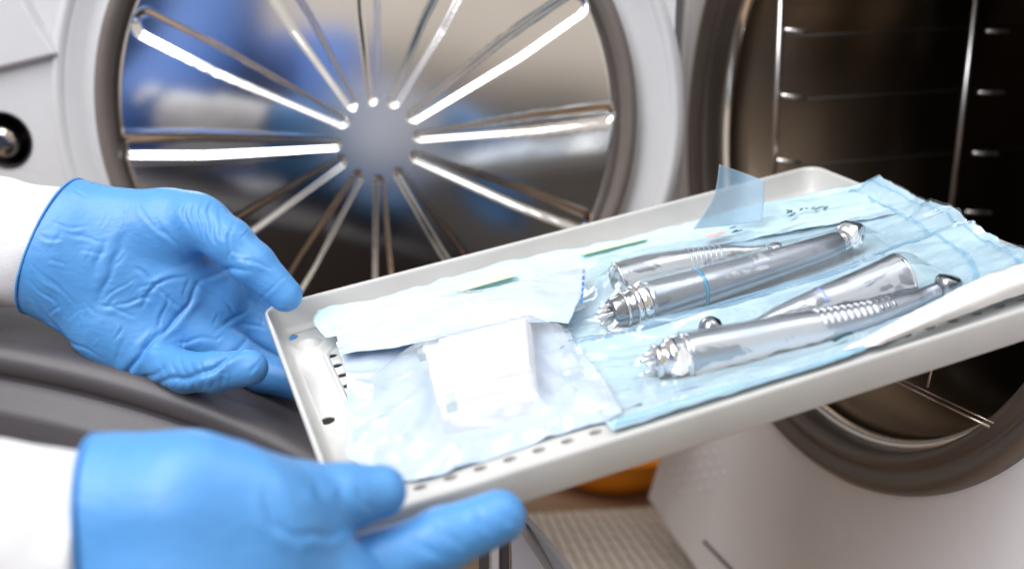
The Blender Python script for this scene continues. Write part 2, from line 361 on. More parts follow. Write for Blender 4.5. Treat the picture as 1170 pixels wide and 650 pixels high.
# grey instrument case with upright edges (behind the fingertip)
caseE = empty('equipment_case', counter_pt(560, 700, ZC), 'small grey case with pale top edge beside the wooden counter mat', 'case')
p0, p1 = cam(540, 618, 50), cam(588, 600, 50)
pts = [cam(585, 596, 50), cam(600, 590, 52), cam(652, 652, 46), cam(700, 760, 42), cam(585, 760, 46)]
n = len(pts); off = np.array((-2, 6, 0)); V = pts+[p+np.array((0, 1.5, -8)) for p in pts]
Fc = [tuple(range(n)), tuple(range(2*n-1, n-1, -1))]+[(i, (i+1) % n, n+(i+1) % n, n+i) for i in range(n)]
bevel(mk('case_body', V, Fc, M['panel'], caseE, smooth=False, recalc=True), .2)
V, Fc = tube([cam(598, 588, 51.6), cam(655, 655, 45.6), cam(705, 765, 41.6)], [.16]*3, 10); mk('edge_strip', V, Fc, M['trim_highlight'], caseE)
for k, (x, m_) in enumerate(((553, 'casing_dark'), (565, 'panel'), (577, 'casing_dark'))):
    V, Fc = box(cam(x-6, 760, 49.5+k*.2), d2w((.42, 0, 0)), d2w((0, 0, 1.0)), cam(x-6, 600, 49.5+k*.2)-cam(x-6, 760, 49.5+k*.2)); mk('side_rib', V, Fc, M[m_], caseE, smooth=False)
# dark grey housing with rounded ledge in the lower left
cv = [(-420, 350, 50), (-200, 368, 50), (-60, 388, 49.5), (60, 410, 49), (160, 436, 48.5), (250, 468, 48), (330, 505, 47.5), (400, 548, 47), (450, 600, 46.5), (480, 700, 46)]
sec = [(9, -.4), (5, .1), (1.2, .15), (.5, 0), (.15, -.25), (0, -.6), (0, -1.1), (.28, -1.3), (.30, -1.65), (.02, -1.85), (-.1, -2.3), (-.45, -2.55), (-.6, -3.0), (-.7, -6), (-.9, -30)]
cc = []
for i in range(len(cv)-1):
    for t in np.linspace(0, 1, 7)[:-1]:
        p_ = [np.array(cv[max(0, min(len(cv)-1, i+k))], float) for k in (-1, 0, 1, 2)]
        cc.append(.5*((2*p_[1])+(-p_[0]+p_[2])*t+(2*p_[0]-5*p_[1]+4*p_[2]-p_[3])*t*t+(-p_[0]+3*p_[1]-3*p_[2]+p_[3])*t**3))
V = []
for c in cc:
    P = cam(*c)
    for (b, z) in sec: V.append(P+np.array((0.15*b, b, z)))
m_ = len(sec); Fc = [(i*m_+j, i*m_+j+1, (i+1)*m_+j+1, (i+1)*m_+j) for i in range(len(cc)-1) for j in range(m_-1)]
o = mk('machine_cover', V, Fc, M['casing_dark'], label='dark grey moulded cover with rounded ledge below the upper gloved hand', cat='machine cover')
s = o.modifiers.new('solid', 'SOLIDIFY'); s.thickness = .003
# ------------------------------------------------------------------ tray
trayE = empty('instrument_tray', tr(TL/2, TW/2, -1.5), 'cream perforated metal tray held in both hands carrying pouches', 'tray')
def rrect(u0, v0, u1, v1, r, n=8):
    out = []
    for (cu, cv_, a0) in ((u1-r, v0+r, -90), (u1-r, v1-r, 0), (u0+r, v1-r, 90), (u0+r, v0+r, 180)):
        for k in range(n+1):
            a = math.radians(a0+90*k/n); out.append((cu+r*math.cos(a), cv_+r*math.sin(a)))
    return out
def ring_stack(levels):
    V = []; Fc = []; n = None
    for (ins, w, r) in levels:
        L = rrect(ins, ins, TL-ins, TW-ins, r); n = len(L); V += [tr(a, b, w) for a, b in L]
    for i in range(len(levels)-1):
        for k in range(n): Fc.append((i*n+k, i*n+(k+1) % n, (i+1)*n+(k+1) % n, (i+1)*n+k))
    return V, Fc
FL = -1.3
V, Fc = ring_stack([(.16, FL-.06, .7), (.05, -1.18, .8), (-.02, -.12, .85), (.0, 0, .85), (.07, .03, .82), (.15, 0, .8), (.2, -.12, .75), (.32, FL+.25, .7), (.5, FL+.03, .6), (.75, FL, .45)])
mk('rim_wall', V, Fc, M['tray'], trayE)
holes = []
for (px, py, r) in ((333, 385, .30), (374, 480, .30)): holes.append(circ(*tuv(px, py, FL), r, 20))
for (px, py) in ((379, 406), (385, 417), (391, 428), (397, 440), (401, 452)):
    u, v = tuv(px, py, FL); holes.append([(u+.24*math.cos(a), v+.20*math.sin(a)) for a in np.linspace(0, 2*math.pi, 16, endpoint=False)])
us = [tuv(385, 417, FL)[0]]
for (px, py) in ((415, 470), (440, 500),): holes.append(circ(*tuv(px, py, FL), .2, 16))
fvs = TW-1.15
for k in range(15):
    u = 4.0+k*1.45
    if u < TL-1.5: holes.append([(u+.33*math.cos(a), fvs+.15*math.sin(a)) for a in np.linspace(0, 2*math.pi, 16, endpoint=False)])
for k in range(9): 
    for j in range(4): holes.append(circ(6+k*2.5, 4+j*3.2, .25, 16))
V, Fc = plate([rrect(.6, .6, TL-.6, TW-.6, .5)]+holes, lambda a, b, c: tr(a, b, FL-.02-c), .05)
mk('tray_floor', V, Fc, M['tray'], trayE, smooth=False)
e = MB(); v0_, v1_ = TW-1.95, TW-.26
lh = []
for k in range(26):
    u = 1.7+k*1.02; lh.append([(u+.24*math.cos(a), TW-1.22+.16*math.sin(a)) for a in np.linspace(0, 2*math.pi, 14, endpoint=False)])
V, Fc = plate([rrect(.7, v0_, TL-.7, v1_, .2, 4)]+lh, lambda a, b, c: tr(a, b, -.32-c), .95)
mk('front_ledge', V, Fc, M['tray'], trayE, smooth=False)
# low embossed step line round the perforated well
u0, v0 = tuv(371, 396, FL); L = rrect(u0, v0, TL-u0, TW-2.2, 1.3, 10)
V = []; Fc = []; n = len(L); c0 = np.mean(L, 0)
for (k, w) in ((0, -.02), (.10, .07), (.2, .08), (.32, -.015)):
    for a, b in L:
        d = nrm((a-c0[0], (b-c0[1])*1.2)); V.append(tr(a+d[0]*k, b+d[1]*k, FL+w))
for i in range(3):
    for k in range(n): Fc.append((i*n+k, i*n+(k+1) % n, (i+1)*n+(k+1) % n, (i+1)*n+k))
mk('embossed_step', V, Fc, M['tray'], trayE)
u, v = tuv(352, 392, FL)
V, Fc = lathe(tr(u, v, FL-.02), wN, [(0, .62), (.08, .5), (.17, .3), (.2, .01)], 28); mk('stacking_dimple', V, Fc, M['tray'], trayE)
# ------------------------------------------------------------------ handpieces
caps = []      # (p uv, q uv, w, r) used for the drape of the film
def cmr(P, n):
    P = [np.asarray(p, float) for p in P]; out = []
    for i in range(len(P)-1):
        p = [P[max(0, min(len(P)-1, i+k))] for k in (-1, 0, 1, 2)]
        for t in np.linspace(0, 1, n, endpoint=False):
            out.append(.5*((2*p[1])+(-p[0]+p[2])*t+(2*p[0]-5*p[1]+4*p[2]-p[3])*t*t+(-p[0]+3*p[1]-3*p[2]+p[3])*t**3))
    out.append(P[-1]); return out
def piece(nodes, n=6):
    """nodes: (px, py, w, r)"""
    pr = [np.append(tp(a, b, w), r) for a, b, w, r in nodes]
    c = cmr(pr, n)
    for i in range(len(nodes)-1):
        a, b = nodes[i], nodes[i+1]; caps.append((tuv(a[0], a[1], a[2]), tuv(b[0], b[1], b[2]), a[2], b[2], a[3], b[3]))
    return [x[:3] for x in c], [max(.01, x[3]) for x in c]
def at(path, t):
    L = np.cumsum([0]+[np.linalg.norm(path[i+1]-path[i]) for i in range(len(path)-1)]); s = t*L[-1]
    i = min(len(path)-2, int(np.searchsorted(L, s, 'right')-1)); k = (s-L[i])/(L[i+1]-L[i]); return path[i]*(1-k)+path[i+1]*k, nrm(path[i+1]-path[i])
def rad_at(path, ra, t):
    L = np.cumsum([0]+[np.linalg.norm(path[i+1]-path[i]) for i in range(len(path)-1)]); return float(np.interp(t*L[-1], L, ra))
GH = 'dental handpieces in pouches on the tray'
def band(root, name, px, py, w, ax, r, wd, m_, k=1.0):
    V, Fc = lathe(tp(px, py, w)-ax*wd/2, ax, [(0, r*.98), (.0, r+.012), (wd, r*k+.012), (wd, r*.98)], 40); mk(name, V, Fc, m_, root)
# H1: big contra-angle at the back, teal ring
h = empty('dental_handpiece', tp(840, 320, -1.2), 'large silver dental handpiece with teal ring, pins at left end and round head at right', 'dental handpiece', GH)
W1 = -.25
pa, ra = piece([(738, 346, W1, .84), (800, 328, W1, .78), (850, 313, W1, .70), (900, 297, W1+.05, .62), (940, 284, W1+.1, .56), (958, 277, W1+.15, .50)])
ax = nrm(pa[5]-pa[0]); V, Fc = tube(pa, ra, 40); mk('body', V, Fc, M['hand1'], h)
band(h, 'colour_ring', 799, 328.5, W1, ax, .79, .16, M['blue_ring'])
V, Fc = lathe(pa[0], -ax, [(0, .84), (.05, .88), (.30, .88), (.34, .80), (.42, .80), (.44, .87), (.62, .86), (.66, .72)], 48); mk('collar', V, Fc, M['hand2'], h)
V, Fc = lathe(pa[0]-ax*.62, -ax, [(0, .74), (.10, .74), (.12, .70), (.5, .66), (.9, .60), (.98, .54), (1.0, .01)], 48); mk('connector', V, Fc, M['handd'], h)
V, Fc = lathe(pa[0]-ax*.95, -ax, [(0, .71), (.02, .735), (.10, .73), (.12, .69)], 48); mk('connector_ring', V, Fc, M['hand2'], h)
xa = nrm(np.cross(ax, wN)); ya = np.cross(xa, ax)
for (s, t, l) in ((.3, .1, .55), (-.05, .33, .45), (-.28, .0, .5), (.05, -.05, .6), (.1, -.34, .55), (-.25, -.3, .4)):
    p = pa[0]-ax*1.55+xa*s+ya*t; V, Fc = lathe(p, -ax, [(0, .095), (l, .095), (l+.03, .07), (l+.03, .05), (l-.1, .04)], 14); mk('pin', V, Fc, M['hand2'], h)
# head
hx = tp(972, 269, W1+.2); haxis = nrm(ax*.55-wN*.1+wV*.80)
V, Fc = tube([pa[-1]-ax*.1, pa[-1]+ax*.25, hx-ax*.1], [.50, .46, .42], 32); mk('neck', V, Fc, M['hand2'], h)
V, Fc = lathe(hx-haxis*.55, haxis, [(0, .01), (0, .42), (.08, .56), (.25, .62), (.85, .62), (1.0, .55), (1.06, .44), (1.03, .40), (1.08, .36), (1.10, .2), (1.02, .12), (1.0, .01)], 40); mk('head', V, Fc, M['hand2'], h)
caps.append((tuv(972, 269, 0), tuv(974, 269, 0), W1+.2, W1+.2, .62, .62))
V, Fc = lathe(hx+haxis*.5, haxis, [(0, .13), (.05, .12), (.06, .01)], 20); mk('head_button', V, Fc, M['handd'], h)
# H2: behind, ribbed
h = empty('dental_handpiece', tp(790, 305, -1.2), 'slim dental handpiece with ribbed grip lying behind the teal ringed one', 'dental handpiece', GH)
W2 = -.45
pa, ra = piece([(706, 320, W2, .78), (745, 309, W2, .72), (790, 299, W2, .58), (830, 292, W2+.05, .46), (858, 289, W2+.1, .30), (876, 286, W2+.15, .26)])
ax2 = nrm(pa[5]-pa[0]); V, Fc = tube(pa, ra, 40, cap=False); mk('body', V, Fc, M['handd'], h)
V, Fc = lathe(pa[0], -ax2, [(.0, .78), (.06, .80), (.10, .76), (.06, .62), (-.1, .60), (-.12, .40), (.0, .36), (.02, .24), (-.4, .2), (-.42, .01)], 48); mk('socket', V, Fc, M['hand2'], h)
for k in range(7):
    p, a_ = at(pa, .50+.035*k); r = rad_at(pa, ra, .50+.035*k)
    V, Fc = lathe(p-a_*.04, a_, [(0, r*.96), (.0, r+.05), (.09, r+.045), (.1, r*.96)], 32); mk('grip_rib', V, Fc, M['hand1'], h)
hh2 = tp(886, 284, W2+.2)
V, Fc = lathe(hh2-wN*.28, wN, [(0, .01), (0, .26), (.06, .33), (.42, .33), (.5, .25), (.52, .01)], 28); mk('head', V, Fc, M['hand2'], h)
# H3: flared sleeve, violet-blue ring
h = empty('dental_handpiece', tp(960, 350, -1.2), 'flared smooth steel handpiece sleeve with violet blue ring in the front pouch', 'dental handpiece', GH)
W3 = -.25
pa, ra = piece([(858, 372, W3-.3, .12), (895, 360, W3-.15, .42), (935, 348, W3, .62), (975, 336, W3, .80), (1010, 326, W3+.05, .98), (1028, 320, W3+.1, 1.08)])
V, Fc = tube(pa, ra, 44); mk('body', V, Fc, M['hand1'], h)
ax3 = nrm(pa[-1]-pa[-8]); V, Fc = lathe(pa[-1], ax3, [(-.02, 1.07), (.03, 1.10), (.10, 1.09), (.12, 1.0), (-.1, .9), (-.6, .7), (-.6, .01)], 44); mk('end_rim', V, Fc, M['hand2'], h)
band(h, 'colour_ring', 938, 347, W3, nrm(pa[14]-pa[10]), .635, .10, M['blue_ring2'], 1.05)
# H4: front turbine with slotted grip
h = empty('dental_handpiece', tp(900, 390, -1.2), 'long dental turbine with slotted grip nearest the front edge of the tray', 'dental handpiece', GH)
W4 = -.35
pa, ra = piece([(785, 405, W4, .80), (830, 395, W4, .76), (880, 384, W4, .68), (930, 374, W4, .62), (985, 362, W4, .50), (1030, 348, W4+.05, .40), (1055, 338, W4+.1, .32), (1072, 331, W4+.2, .30)])
ax4 = nrm(pa[5]-pa[0]); V, Fc = tube(pa, ra, 40); mk('body', V, Fc, M['hand1'], h)
V, Fc = lathe(pa[0], -ax4, [(0, .80), (.03, .84), (.12, .84), (.15, .72), (.45, .70), (.5, .78), (.75, .76), (.8, .60), (1.05, .56), (1.1, .64), (1.25, .62), (1.3, .01)], 44); mk('connector', V, Fc, M['hand2'], h)
V, Fc = lathe(pa[0]-ax4*.17, -ax4, [(0, .73), (.28, .72)], 44); mk('connector_ring', V, Fc, M['handd'], h)
xa = nrm(np.cross(ax4, wN)); ya = np.cross(xa, ax4)
for (s, t, l) in ((.3, .1, .35), (-.05, .33, .3), (-.28, .0, .4), (.05, -.34, .38)):
    V, Fc = lathe(pa[0]-ax4*1.28+xa*s+ya*t, -ax4, [(0, .09), (l, .09), (l+.03, .06), (l-.1, .04)], 14); mk('pin', V, Fc, M['hand2'], h)
for side in (1, -1):
    for k in range(12):
        f = .50+.026*k; p, a_ = at(pa, f); r = rad_at(pa, ra, f)
        x_ = nrm(np.cross(a_, wN)); u_ = nrm(np.cross(x_, a_)); u_ = u_ if u_.dot(wN) > 0 else -u_
        e = MB(); arc = []
        for g in np.linspace(.10, .85, 7):
            ang = g if side > 0 else -g-.05
            dd = math.sin(ang+.25)*np.asarray(wV)+math.cos(ang+.25)*u_; arc.append(p+nrm(dd)*r*1.0+a_*.0)
        V, Fc = tube(arc, [.04]+[.07]*5+[.04], 8); mk('grip_slot', V, Fc, M['trim_highlight'] if k < 9 else M['handd'], h)
hh4 = tp(1080, 326, W4+.25)
V, Fc = lathe(hh4-wN*.40, nrm(wN+.3*wU), [(0, .01), (0, .40), (.08, .50), (.62, .50), (.74, .40), (.78, .01)], 32); mk('head', V, Fc, M['handd'], h)
u_, v_ = tuv(812, 374, -.5)
V, Fc = lathe(tr(u_, v_, -1.0), wN, [(0, .5), (.5, .5), (.75, .40), (.9, .2), (.92, .01)], 28)
mk('bur_cap', V, Fc, M['handd'], label='small steel cap lying between the front handpieces', cat='cap')
# white block in the left pouch
blkE = empty('plastic_holder', tp(560, 430, -1.2), 'white plastic instrument holder with slots inside the left front pouch', 'holder')
bp = [(484, 398), (606, 366), (614, 452), (504, 478)]
def quad_slab(pts, w0, w1, ins=.0):
    V = [tp(a, b, w1)+(w0-w1)*wN for a, b in pts]+[tp(a, b, w1) for a, b in pts]
    return V, [(3, 2, 1, 0), (4, 5, 6, 7)]+[(i, (i+1) % 4, 4+(i+1) % 4, 4+i) for i in range(4)]
V, Fc = quad_slab(bp, -1.0, .0); bevel(mk('body', V, Fc, M['block'], blkE, smooth=False, recalc=True), .18, 4)
V, Fc = quad_slab([(500, 386), (602, 361), (607, 420), (505, 440)], -.5, .22); bevel(mk('raised_cover', V, Fc, M['block'], blkE, smooth=False, recalc=True), .12, 4)
V, Fc = quad_slab([(476, 399), (502, 392), (503, 398), (478, 405)], -.3, .03); mk('slot', V, Fc, M['slot'], blkE, smooth=False)
V, Fc = quad_slab([(508, 450), (520, 447), (523, 468), (511, 471)], -.3, .03); mk('slot', V, Fc, M['slot'], blkE, smooth=False)
caps_block = [tuv(*p, .1) for p in bp]
# ------------------------------------------------------------------ pouches
def net(ctrl, nu, nv):
    """ctrl rows x cols of (px,py,w) -> (u,v,w) grid by Catmull-Rom both ways"""
    G = [[np.array((*tuv(a, b, w), w)) for a, b, w in row] for row in ctrl]
    rows = [cmr(r, nu) for r in G]
    cols = [cmr([r[k] for r in rows], nv) for k in range(len(rows[0]))]
    return np.array(cols)      # [along u][along v][3]
def drape(uvw, clear=.03, slope=.8):
    U, Vv = uvw[..., 0], uvw[..., 1]; out = np.full(U.shape, -9.)
    for (p, q, w0, w1, r0, r1) in caps:
        d = np.array(q)-np.array(p); L2 = max(1e-6, d.dot(d)); t = np.clip(((U-p[0])*d[0]+(Vv-p[1])*d[1])/L2, 0, 1)
        D = np.hypot(U-p[0]-t*d[0], Vv-p[1]-t*d[1]); r = r0+(r1-r0)*t+clear; w = w0+(w1-w0)*t
        k = slope; dc = r*k/math.sqrt(1+k*k)
        top = np.where(D < dc, w+np.sqrt(np.maximum(0, r*r-np.minimum(D, dc)**2)), w+r/math.sqrt(1+k*k)-(D-dc)*k)
        out = np.maximum(out, top)
    return out
def fold_noise(S, T, seed, n=26, amp=.06, width=.02, dirn=None):
    """sharp film folds: sum of crease lines in the unit square of the sheet"""
    g = np.random.default_rng(seed); out = np.zeros_like(S)
    for k in range(n):
        x, y = g.uniform(0, 1, 2); a = g.uniform(0, math.pi) if dirn is None else dirn+g.normal(0, .35)
        L = g.uniform(.08, .35); wd = width*g.uniform(.5, 1.8); am = amp*g.uniform(.3, 1)*g.choice([-1, 1])
        s = (S-x)*math.cos(a)+(T-y)*math.sin(a); d = -(S-x)*math.sin(a)+(T-y)*math.cos(a)
        out += am*np.exp(-(s/L)**2)*(1-np.minimum(1, np.abs(d)/wd/2.2))*(np.abs(d) < wd*2.2)
    return out
def crumple(U, Vv, seed, sc=.8, amp=.06):
    """faceted creasing: ridged noise at three sizes, warped so the folds run unevenly"""
    out = np.zeros(U.shape); it = np.nditer(U, flags=['multi_index'])
    for _ in it:
        i = it.multi_index; p = Vector((U[i]*sc*.7+seed*7.1, Vv[i]*sc, seed*3.3))
        wv_ = Vector((noise.noise(p*.6+Vector((9, 0, 0))), noise.noise(p*.6+Vector((0, 9, 0))), 0))*1.3; p = p+wv_
        out[i] = amp*(1-2.6*abs(noise.noise(p)))+amp*.55*(1-2.6*abs(noise.noise(p*2.1)))+amp*.2*(1-2.6*abs(noise.noise(p*4.7)))
    return out
def sheet(name, G, m_, parent, thick=.012, **kw):
    a, b, _ = G.shape; G = G.copy(); fh = np.interp(G[..., 1], [TW-2.5, TW-2.0, TW-.3, TW-.1], [-1.27, -.27, -.27, .05]); ins = (G[..., 0] > .5) & (G[..., 0] < TL-.6)
    G[..., 2] = np.where(ins, np.maximum(G[..., 2], fh+(.02 if 'sheet' not in name else 0)), G[..., 2])
    V = (wA+G[..., 0:1]*wU+G[..., 1:2]*wV+G[..., 2:3]*wN).reshape(-1, 3)
    Fc = [(i*b+j, (i+1)*b+j, (i+1)*b+j+1, i*b+j+1) for i in range(a-1) for j in range(b-1)]
    o = mk(name, V, Fc, m_, parent, **kw)
    if thick:
        s = o.modifiers.new('solid', 'SOLIDIFY'); s.thickness = thick*.01; s.offset = 0
    return o
def ST(G):
    a, b, _ = G.shape; return np.meshgrid(np.linspace(0, 1, a), np.linspace(0, 1, b), indexing='ij')
GP = 'sterilization pouches laid on the tray'
def strip(name, pts, w, width, m_, parent, clear=None):
    """small printed mark lying on a pouch: polyline of px points"""
    P = [tp(a, b, w) for a, b in pts]; e = MB()
    for i in range(len(P)-1):
        d = nrm(P[i+1]-P[i]); s = nrm(np.cross(wN, d))*width/2
        e.add([P[i]-s, P[i+1]-s, P[i+1]+s, P[i]+s, P[i]-s+wN*.012, P[i+1]-s+wN*.012, P[i+1]+s+wN*.012, P[i]+s+wN*.012], [(0, 1, 2, 3), (4, 5, 6, 7), (0, 1, 5, 4), (1, 2, 6, 5), (2, 3, 7, 6), (3, 0, 4, 7)])
    return mk(name, e.v, e.f, m_, parent, smooth=False)
# back pouch along the rear wall
pE = empty('sterilization_pouch', tp(640, 300, -1.2), 'pale blue pouch along the rear tray wall with green strips and rounded left corner', 'pouch', GP)
G = net([[(366, 352, -.5), (460, 334, -.5), (560, 306, -.55), (660, 284, -.5), (760, 262, -.45), (850, 238, -.3), (930, 222, -.4), (1000, 207, .2)],
         [(358, 368, -.6), (460, 352, -.75), (570, 326, -.8), (680, 298, -.8), (780, 274, -.8), (870, 256, -.7), (940, 244, -.6), (1030, 222, .1)],
         [(372, 386, -.7), (470, 372, -1.0), (590, 345, -1.0), (700, 315, -1.05), (800, 286, -1.0), (880, 270, -.9), (960, 256, -.7), (1060, 240, -.1)]], 16, 14)
S, T = ST(G); G[..., 2] += crumple(G[..., 0], G[..., 1], 1, .8, .06)+fold_noise(S, T, 11, 40, .10, .02)
sheet('pouch_sheet', G, M['pblue'], pE)
strip('green_strip', [(522, 331), (552, 322), (588, 312)], -.45, .75, M['green'], pE)
strip('green_strip', [(664, 290), (700, 281), (738, 272)], -.48, .42, M['green'], pE)
strip('pink_indicator', [(806, 271), (828, 266)], -.50, .38, M['pink'], pE)
for pts in (((834, 261), (841, 259)), ((836, 266), (848, 263)), ((838, 264), (843, 263)), ((899, 244), (905, 240)), ((899, 240), (905, 243)), ((903, 247), (909, 243)),
            ((914, 241), (917, 238)), ((920, 239), (923, 238)), ((927, 239), (931, 237)), ((930, 240), (938, 237)), ((934, 238), (942, 236)), ((941, 239), (946, 236))):
    strip('printed_mark', pts, -.36, .10, M['ink'], pE)
# upright tab
tabw = [[(792, 262, -.2), (832, 258, -.2), (871, 253, -.2)], [(815, 225, .5), (845, 229, .55), (873, 232, .5)], [(822, 188, 1.35), (848, 197, 1.35), (874, 207, 1.3)]]
vt = TW*.0; G = []
vr = [tuv(a, b, -.2)[1] for a, b, _ in tabw[0]]
def tpv(px, py, v):      # point on the plane v = const
    r = ray(px, py); p0 = tA+v*tV; t = p0.dot(tV)/r.dot(tV); q = r*t-tA; return (q.dot(tU), v, q.dot(tN))
G = np.array([[tpv(a, b, vr[1]+[.35, -.25, .30][k]*[1, .8, .9][r_]) for r_, (a, b, w) in enumerate([row[k] for row in tabw])] for k in range(3)])
G = np.array([cmr([g for g in row], 8) for row in G]); G = np.array([cmr([G[i][j] for i in range(3)], 8) for j in range(G.shape[1])])
sheet('upright_flap', G, M['pblue2'], pE)
# second pouch, milky, left rear
pE = empty('sterilization_pouch', tp(520, 370, -1.2), 'milky white pouch with blue dashed right edge behind the white holder pouch', 'pouch', GP)
G = net([[(382, 361, -.55), (450, 352, -.4), (530, 339, -.2), (610, 322, .0), (668, 302, .0)],
         [(384, 382, -.6), (455, 368, -.3), (530, 350, .05), (605, 332, .15), (668, 326, .0)],
         [(392, 408, -.7), (460, 396, -.4), (535, 380, -.1), (600, 368, -.1), (650, 372, -.2)]], 16, 16)
S, T = ST(G); G[..., 2] += crumple(G[..., 0], G[..., 1], 2, .7, .07)+fold_noise(S, T, 12, 30, .10, .03)
sheet('pouch_sheet', G, M['pwhite'], pE)
G2 = G.copy(); G2[..., 2] += .10+.25*np.sin(math.pi*S)*np.sin(math.pi*T)+fold_noise(S, T, 13, 22, .12, .04, 0.0); sheet('pouch_film', G2, M['film_milky'], pE, 0)
for k in range(6): strip('dashed_mark', [(667-.4*k, 308+k*7), (666.6-.4*k, 312+k*7)], .14, .09, M['inkblue'], pE)
# front-left pouch with the holder
pE = empty('sterilization_pouch', tp(540, 460, -1.2), 'white and blue pouch wrapping the plastic holder at the front left of the tray', 'pouch', GP)
G = net([[(384, 392, -.9), (450, 378, -.8), (520, 362, -.7), (575, 352, -.6), (612, 366, -.6), (650, 380, -.7)],
         [(396, 430, -1.1), (460, 420, -1.1), (530, 415, -1.1), (590, 405, -1.1), (640, 402, -.9), (672, 412, -.6)],
         [(396, 480, -1.0), (455, 470, -1.1), (530, 470, -1.1), (600, 455, -1.1), (650, 442, -.9), (696, 444, -.5)],
         [(394, 524, -.3), (466, 549, -.2), (545, 528, -.22), (612, 505, -.22), (664, 489, -.22), (712, 474, -.1)]], 16, 14)
S, T = ST(G); G[..., 2] += crumple(G[..., 0], G[..., 1], 3, .7, .07)+fold_noise(S, T, 17, 30, .10, .02)
sheet('pouch_sheet', G, M['plilac'], pE)
# film tented over the block
from mathutils.geometry import intersect_point_line
bq = np.array(caps_block)
def dist_poly(U, Vv, poly):
    inside = np.ones(U.shape, bool); D = np.full(U.shape, 1e9); n = len(poly); sgn = None
    for i in range(n):
        p, q = poly[i], poly[(i+1) % n]; d = q-p; t = np.clip(((U-p[0])*d[0]+(Vv-p[1])*d[1])/d.dot(d), 0, 1)
        D = np.minimum(D, np.hypot(U-p[0]-t*d[0], Vv-p[1]-t*d[1])); cr = (U-p[0])*d[1]-(Vv-p[1])*d[0]
        c0_ = (poly.mean(0)[0]-p[0])*d[1]-(poly.mean(0)[1]-p[1])*d[0]; inside &= (cr*c0_ > 0)
    return np.where(inside, 0, D)
G2 = G.copy(); D = dist_poly(G[..., 0], G[..., 1], bq)
tent = .34-.55*D-.1*np.sin(D*3)
fl = np.minimum(1, np.minimum(np.minimum(S, 1-S), np.minimum(T, 1-T))*9)
G2[..., 2] = np.maximum(G[..., 2]+.04+.12*fl, tent*fl+(1-fl)*(G[..., 2]+.04))
ang = np.arctan2(G[..., 1]-bq.mean(0)[1], G[..., 0]-bq.mean(0)[0])
rad = .17*np.sin(ang*7+2.0*np.sin(ang*2))*np.clip(D/1.2, 0, 1)*fl
G2[..., 2] += rad+fold_noise(S, T, 15, 30, .16, .035)*(.3+.7*np.clip(D, 0, 1))+.02
sheet('pouch_film', G2, M['film_milky'], pE, 0)
# pouch with two handpieces (rear right)
def content_pouch(label, ctrl, seed, m_, lo):
    pE = empty('sterilization_pouch', tp(*ctrl[1][2][:2], -1.2), label, 'pouch', GP)
    G = net(ctrl, 20, 16); S, T = ST(G); G[..., 2] += crumple(G[..., 0], G[..., 1], seed, .8, .045)*(1+.9*np.clip((S-.72)/.2, 0, 1))+fold_noise(S, T, seed+40, 36, .12, .02)*np.clip(S*2-1.2, .15, .6)
    sheet('pouch_sheet', G, m_, pE)
    fl = np.minimum(1, np.minimum(np.minimum(S, 1-S)*7, np.minimum(T, 1-T)*9))
    G2 = G.copy(); dr = drape(G)
    G2[..., 2] = np.maximum(G[..., 2]+.05+.15*fl, np.where(fl < 1, dr*fl+(1-fl)*(G[..., 2]+.05), dr))
    for tx, ty in ((700, 357), (745, 413), (712, 322)):
        u_, v_ = tuv(tx, ty, -.3); du, dv_ = G[..., 0]-u_, G[..., 1]-v_; rr2 = np.hypot(du, dv_); an = np.arctan2(dv_, du)
        G2[..., 2] += .15*(1-np.abs(np.sin(an*7+1.5*np.sin(rr2*1.3)+tx)))**2*np.exp(-(rr2/2.8)**2)*np.clip(1.2-du, 0, 1)*np.clip(rr2/.6, 0, 1)*fl
    G2[..., 2] += fold_noise(S, T, seed+20, 46, .13, .022, 0.0)+fold_noise(S, T, seed+60, 30, .09, .02, None)*np.clip(1.4-S*1.6, 0, 1)+.03
    sheet('pouch_film', G2, M['film'], pE, 0)
    return pE, G, G2
def bands(G2, parent, sides, wd=3, m_='seal'):
    a, b, _ = G2.shape
    for sd in sides:
        g = {'back': G2[:, 0:wd], 'front': G2[:, b-wd:], 'right': G2[a-wd-2:a-1], 'left': G2[1:wd+1], 'cross': G2[int(a*.84):int(a*.84)+2], 'inner': G2[int(a*.93):int(a*.93)+2]}[sd].copy()
        g[..., 2] += .02; sheet('seal_band', g, M['sealband'], parent, 0)
M['sealband'] = film_mat('blue_seal_band', (.30, .62, .88), .45, .2, .3)
ctrl = [[(668, 298, -.95), (740, 285, -1.0), (820, 270, -1.0), (900, 250, -.95), (960, 228, -.6), (1004, 203, .75)],
        [(655, 335, -1.0), (740, 315, -1.08), (830, 295, -1.1), (920, 272, -1.05), (1000, 248, -.6), (1050, 228, .30)],
        [(645, 372, -1.0), (740, 350, -1.08), (840, 325, -1.1), (940, 298, -1.05), (1030, 268, -.7), (1090, 241, .75)],
        [(640, 402, -.9), (740, 380, -1.0), (850, 350, -1.0), (960, 316, -.95), (1050, 284, -.5), (1112, 262, .2)]]
pE, G, G2 = content_pouch('clear fronted blue pouch holding two steel handpieces in the middle of the tray', ctrl, 4, M['pblue'], 0)
bands(G2, pE, ('back', 'front', 'cross', 'inner'))
ctrl = [[(650, 392, -.8), (750, 372, -.85), (860, 340, -.85), (965, 305, -.8), (1050, 274, -.2), (1112, 256, .65)],
        [(640, 420, -.85), (750, 402, -1.0), (870, 372, -1.0), (980, 340, -.9), (1080, 300, -.35), (1150, 280, .25)],
        [(660, 452, -.8), (760, 435, -1.0), (880, 405, -1.0), (985, 370, -.9), (1090, 330, -.4), (1190, 296, .4)],
        [(700, 491, -.1), (800, 461, -.12), (890, 433, -.12), (975, 406, -.1), (1075, 360, -.1), (1190, 318, .35)]]
